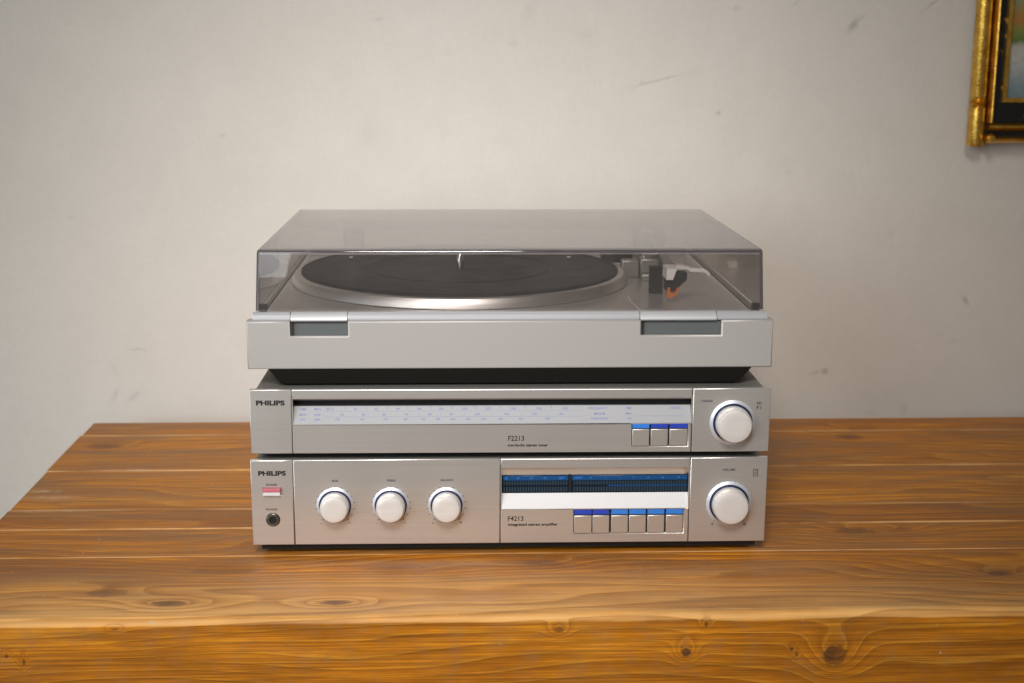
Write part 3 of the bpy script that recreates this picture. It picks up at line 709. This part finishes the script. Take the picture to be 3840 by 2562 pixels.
# arm rest: dark upright block with a hook
bm = bmesh.new(); add_box(bm, .1288, .1402, .1300, .1385, dzt, dzt+.0245, .0006); add_box(bm, .1402, .1500, .1310, .1375, dzt+.0150, dzt+.0185, .0006); A_('arm_rest', bm, 'black')
bm = bmesh.new(); tube(bm, [(.1335, .2180, dzt+.0190), (.1335, .2180, dzt+.0235), (.1560, .2100, dzt+.0240)], .0013, 10); A_('lift_rod', bm, 'chrome')
bm = bmesh.new(); lathe(bm, [(0, 0), (.0052, 0), (.0052, .0050), (.0046, .0056), (0, .0056)], 'z', 28, .1760, .2620, dzt+.0002); A_('anti_skate_dial', bm, 'arm_light')
bm = bmesh.new(); lathe(bm, [(0, -.0170), (.0052, -.0170), (.0052, .0170), (0, .0170)], 'y', 28, .1500, .3300, dzt+.0290); A_('counterweight_stub', bm, 'chrome')
bm = bmesh.new(); tube(bm, [(.1380, .2860, dzt+.0300), (.1620, .2860, dzt+.0300)], .0026, 14); A_('gimbal_pin', bm, 'chrome')
for sx in (.1160, .1275):
    bm = bmesh.new(); lathe(bm, [(0, 0), (.0014, 0), (.0014, .0006), (0, .0007)], 'z', 14, sx, .2255, dzt+.0165); A_('screw', bm, 'chrome')
bm = bmesh.new(); tube(bm, [(.1120, .0300, dzt+.0001), (.1095, .0600, dzt+.0001), (.1070, .0900, dzt+.0001), (.1075, .1150, dzt+.0001)], .0004, 6); mesh_obj('deck_seam', bm, 'arm_light', tt, math.radians(40))
# headshell (seen end on, tilted), cartridge, stylus, finger lift
bm = bmesh.new()
prism(bm, [(.1355, .0215), (.1412, .0215), (.1440, .0295), (.1448, .0312), (.1358, .0312)], .0760, .1000, 'y'); bm.transform(Matrix.Translation((0, 0, dzt)))
A_('headshell', bm, 'arm_light')
bm = bmesh.new(); prism(bm, [(.1368, .0110), (.1440, .0110), (.1540, .0205), (.1545, .0262), (.1450, .0275), (.1368, .0215)], .0820, .1010, 'y'); bm.transform(Matrix.Translation((0, 0, dzt))); A_('cartridge', bm, 'black')
bm = bmesh.new(); prism(bm, [(.1368, .0058), (.1412, .0052), (.1450, .0080), (.1478, .0135), (.1455, .0142), (.1440, .0100), (.1400, .0100), (.1395, .0142), (.1372, .0138)], .0790, .0905, 'y'); bm.transform(Matrix.Translation((0, 0, dzt))); A_('stylus_guard', bm, 'orange')
bm = bmesh.new(); tube(bm, [(.1440, .0880, dzt+.0295), (.1560, .0900, dzt+.0295), (.1580, .0900, dzt+.0280), (.1690, .0900, dzt+.0275), (.1722, .0900, dzt+.0262), (.1752, .0900, dzt+.0232)], [.0022, .0022, .0022, .0021, .0019, .0014], 10); A_('finger_lift', bm, 'arm_light')

# lid: 2.5 mm smoked acrylic box without a bottom
bm = bmesh.new()
outer = [(.0104, 198.6, .2065), (.0108, 248.7, .2040), (.289, 248.3, .2022), (.362, 228.0, .2022), (.3810, 220.0, .2026), (.3815, 198.6, .2040)]
t = .0025
inner = [(.0104+t, 198.6, .2065-t), (.0108+t, 248.7-2.5, .2040-t), (.289-.0004, 248.3-2.5, .2022-t), (.362-.0008, 228.0-2.6, .2022-t), (.3810-t, 220.0-1.8, .2026-t), (.3815-t, 198.6, .2040-t)]
OL = [bm.verts.new((-h, y, Z(z))) for y, z, h in outer]; OR = [bm.verts.new((h, y, Z(z))) for y, z, h in outer]
IL = [bm.verts.new((-h, y, Z(z))) for y, z, h in inner]; IR = [bm.verts.new((h, y, Z(z))) for y, z, h in inner]
bm.faces.new(OL); bm.faces.new(OR); bm.faces.new(IL); bm.faces.new(IR)
for i in range(5):
    bm.faces.new([OL[i], OL[i+1], OR[i+1], OR[i]]); bm.faces.new([IL[i], IL[i+1], IR[i+1], IR[i]])
rim = []
rim.append(bm.faces.new([OL[0], OR[0], IR[0], IL[0]])); rim.append(bm.faces.new([OL[5], OR[5], IR[5], IL[5]]))
rim.append(bm.faces.new([OL[0], OL[5], IL[5], IL[0]])); rim.append(bm.faces.new([OR[0], OR[5], IR[5], IR[0]]))
for f in rim: f.material_index = 1
bmesh.ops.recalc_face_normals(bm, faces=bm.faces)
OS = set(OL+OR)
def out_edge(e): return e.verts[0] in OS and e.verts[1] in OS
es = [e for e in bm.edges if out_edge(e) and len(e.link_faces) == 2 and e.calc_face_angle(0) > .2 and not any(f in rim for f in e.link_faces)]
old = set(bm.faces)
r_ = bmesh.ops.bevel(bm, geom=es, offset=.0033, segments=4, affect='EDGES', profile=.5)
for f in r_['faces']: f.material_index = 1
IE = [e for e in bm.edges if len(e.link_faces) == 2 and e.calc_face_angle(0) > .6 and all(abs(v.co.y-(.0108+t)) < 1e-5 and abs(v.co.z-Z(246.2)) < 1e-5 for v in e.verts)]
r_ = bmesh.ops.bevel(bm, geom=IE, offset=.0024, segments=2, affect='EDGES', profile=.5)
for f in r_['faces']: f.material_index = 2
me = bpy.data.meshes.new('lid')
for f in bm.faces: f.smooth = True
for e in bm.edges:
    if len(e.link_faces) == 2 and e.calc_face_angle(0) > math.radians(28): e.smooth = False
bm.to_mesh(me); bm.free(); me.materials.append(M['lid']); me.materials.append(M['lid_edge']); me.materials.append(M['lid_glint'])
lid = link(bpy.data.objects.new('lid', me), tt)
for s in (-1, 1):
    x0, x1 = sorted((s*.1975, s*.2035))
    box('lid_buffer', (x0, x1, .0135, .0185, Z(197), Z(203.2)), 'black', lid, .0005)
    xh = s*.155
    box('hinge', (xh-.011, xh+.011, .3820, .3900, Z(197), Z(216)), 'black', tt, .0012)
    box('hinge_tab', (xh-.008, xh+.008, .3700, .3785, Z(190.7), Z(212)), 'grey_arm', tt, .0008)

# ------------------------------------------------------------------ framed picture on the wall
pic = thing('framed_picture', 'gilt and black framed landscape painting hanging on the wall at the upper right', 'framed picture', (.5218, .4610, .3014), 0)
FW, FH = .42, .52
def frame_bar(name, length, prof, mat, M_):
    bm = bmesh.new(); prism(bm, prof, 0, length)
    bm.transform(M_); return mesh_obj(name, bm, mat, pic, math.radians(30))
def half_round(w, d, y0=0, n=12):
    return [(y0-d*math.sin(math.pi*i/n), w/2-w/2*math.cos(math.pi*i/n)) for i in range(n+1)]
VS = Matrix.Rotation(math.radians(-90), 4, 'Y')
def stile(x, mirror=False):
    """bamboo-like gilt column with rings near its ends"""
    bm = bmesh.new()
    zs = [0, .003, .042, .044, .0455, .047, .0485, .050, .0515, .055, FH-.055, FH-.0515, FH-.050, FH-.0485, FH-.047, FH-.0455, FH-.044, FH-.042, FH-.003, FH]
    rr = [.0084, .0092, .0088, .0074, .0086, .0096, .0078, .0096, .0076, .0087]; rr = rr+rr[::-1]
    rings = []
    for z, r in zip(zs, rr):
        rings.append([bm.verts.new((x+r*math.cos(2*math.pi*k/28), -.012+1.15*r*math.sin(2*math.pi*k/28), z)) for k in range(28)])
    for P, Q in zip(rings, rings[1:]):
        for k in range(28): bm.faces.new([P[k], P[(k+1) % 28], Q[(k+1) % 28], Q[k]])
    bm.faces.new(rings[0]); bm.faces.new(rings[-1])
    return mesh_obj('stile', bm, 'gold', pic, math.radians(30))
stile(.0086); stile(FW-.0086)
box('backing', (.006, FW-.006, -.012, -.0005, .004, FH-.004), 'fblack', pic)
for z in (.0032, FH-.0032-.0075):
    bm = bmesh.new(); prism(bm, [(y, zz+z) for y, zz in half_round(.0075, .014, -.008)], .020, FW-.020); mesh_obj('rail', bm, 'gold', pic, math.radians(30))
for z in (.0163, FH-.0163-.0098):
    bm = bmesh.new(); prism(bm, [(y, zz+z) for y, zz in half_round(.0098, .016, -.008)], .020, FW-.020); mesh_obj('rail', bm, 'gold', pic, math.radians(30))
for x, s in ((.0222, 1), (FW-.0222, -1)):
    bm = bmesh.new(); prism(bm, [(x-.0039+zz, y) for y, zz in half_round(.0078, .013, -.010)], .026, FH-.026, 'z'); mesh_obj('inner_bead', bm, 'gold', pic, math.radians(30))
    bm = bmesh.new(); lathe(bm, [(0, .030), (.003, .0295), (.0048, .027), (.0052, .022), (.0048, .012)], 'y', 20, x, 0, .0088); mesh_obj('corner_bead', bm, 'gold', pic, math.radians(40))
holes = [(.0374, FW-.0374, .0520, FH-.0520)]
bm = bmesh.new(); holed(bm, .0252, FW-.0252, -.0155, -.0122, .0262, FH-.0262, holes); mesh_obj('black_band', bm, 'fblack', pic)
bm = bmesh.new(); holed(bm, .0340, FW-.0340, -.0185, -.0156, .0480, FH-.0480, [(.0384, FW-.0384, .0528, FH-.0528)])
bmesh.ops.bevel(bm, geom=[e for e in bm.edges if len(e.link_faces) == 2 and e.calc_face_angle(0) > .5], offset=.0008, segments=2, affect='EDGES'); mesh_obj('inner_slip', bm, 'gold', pic, math.radians(30))
box('painting', (.0376, FW-.0376, -.0150, -.0123, .0522, FH-.0522), 'paint', pic)
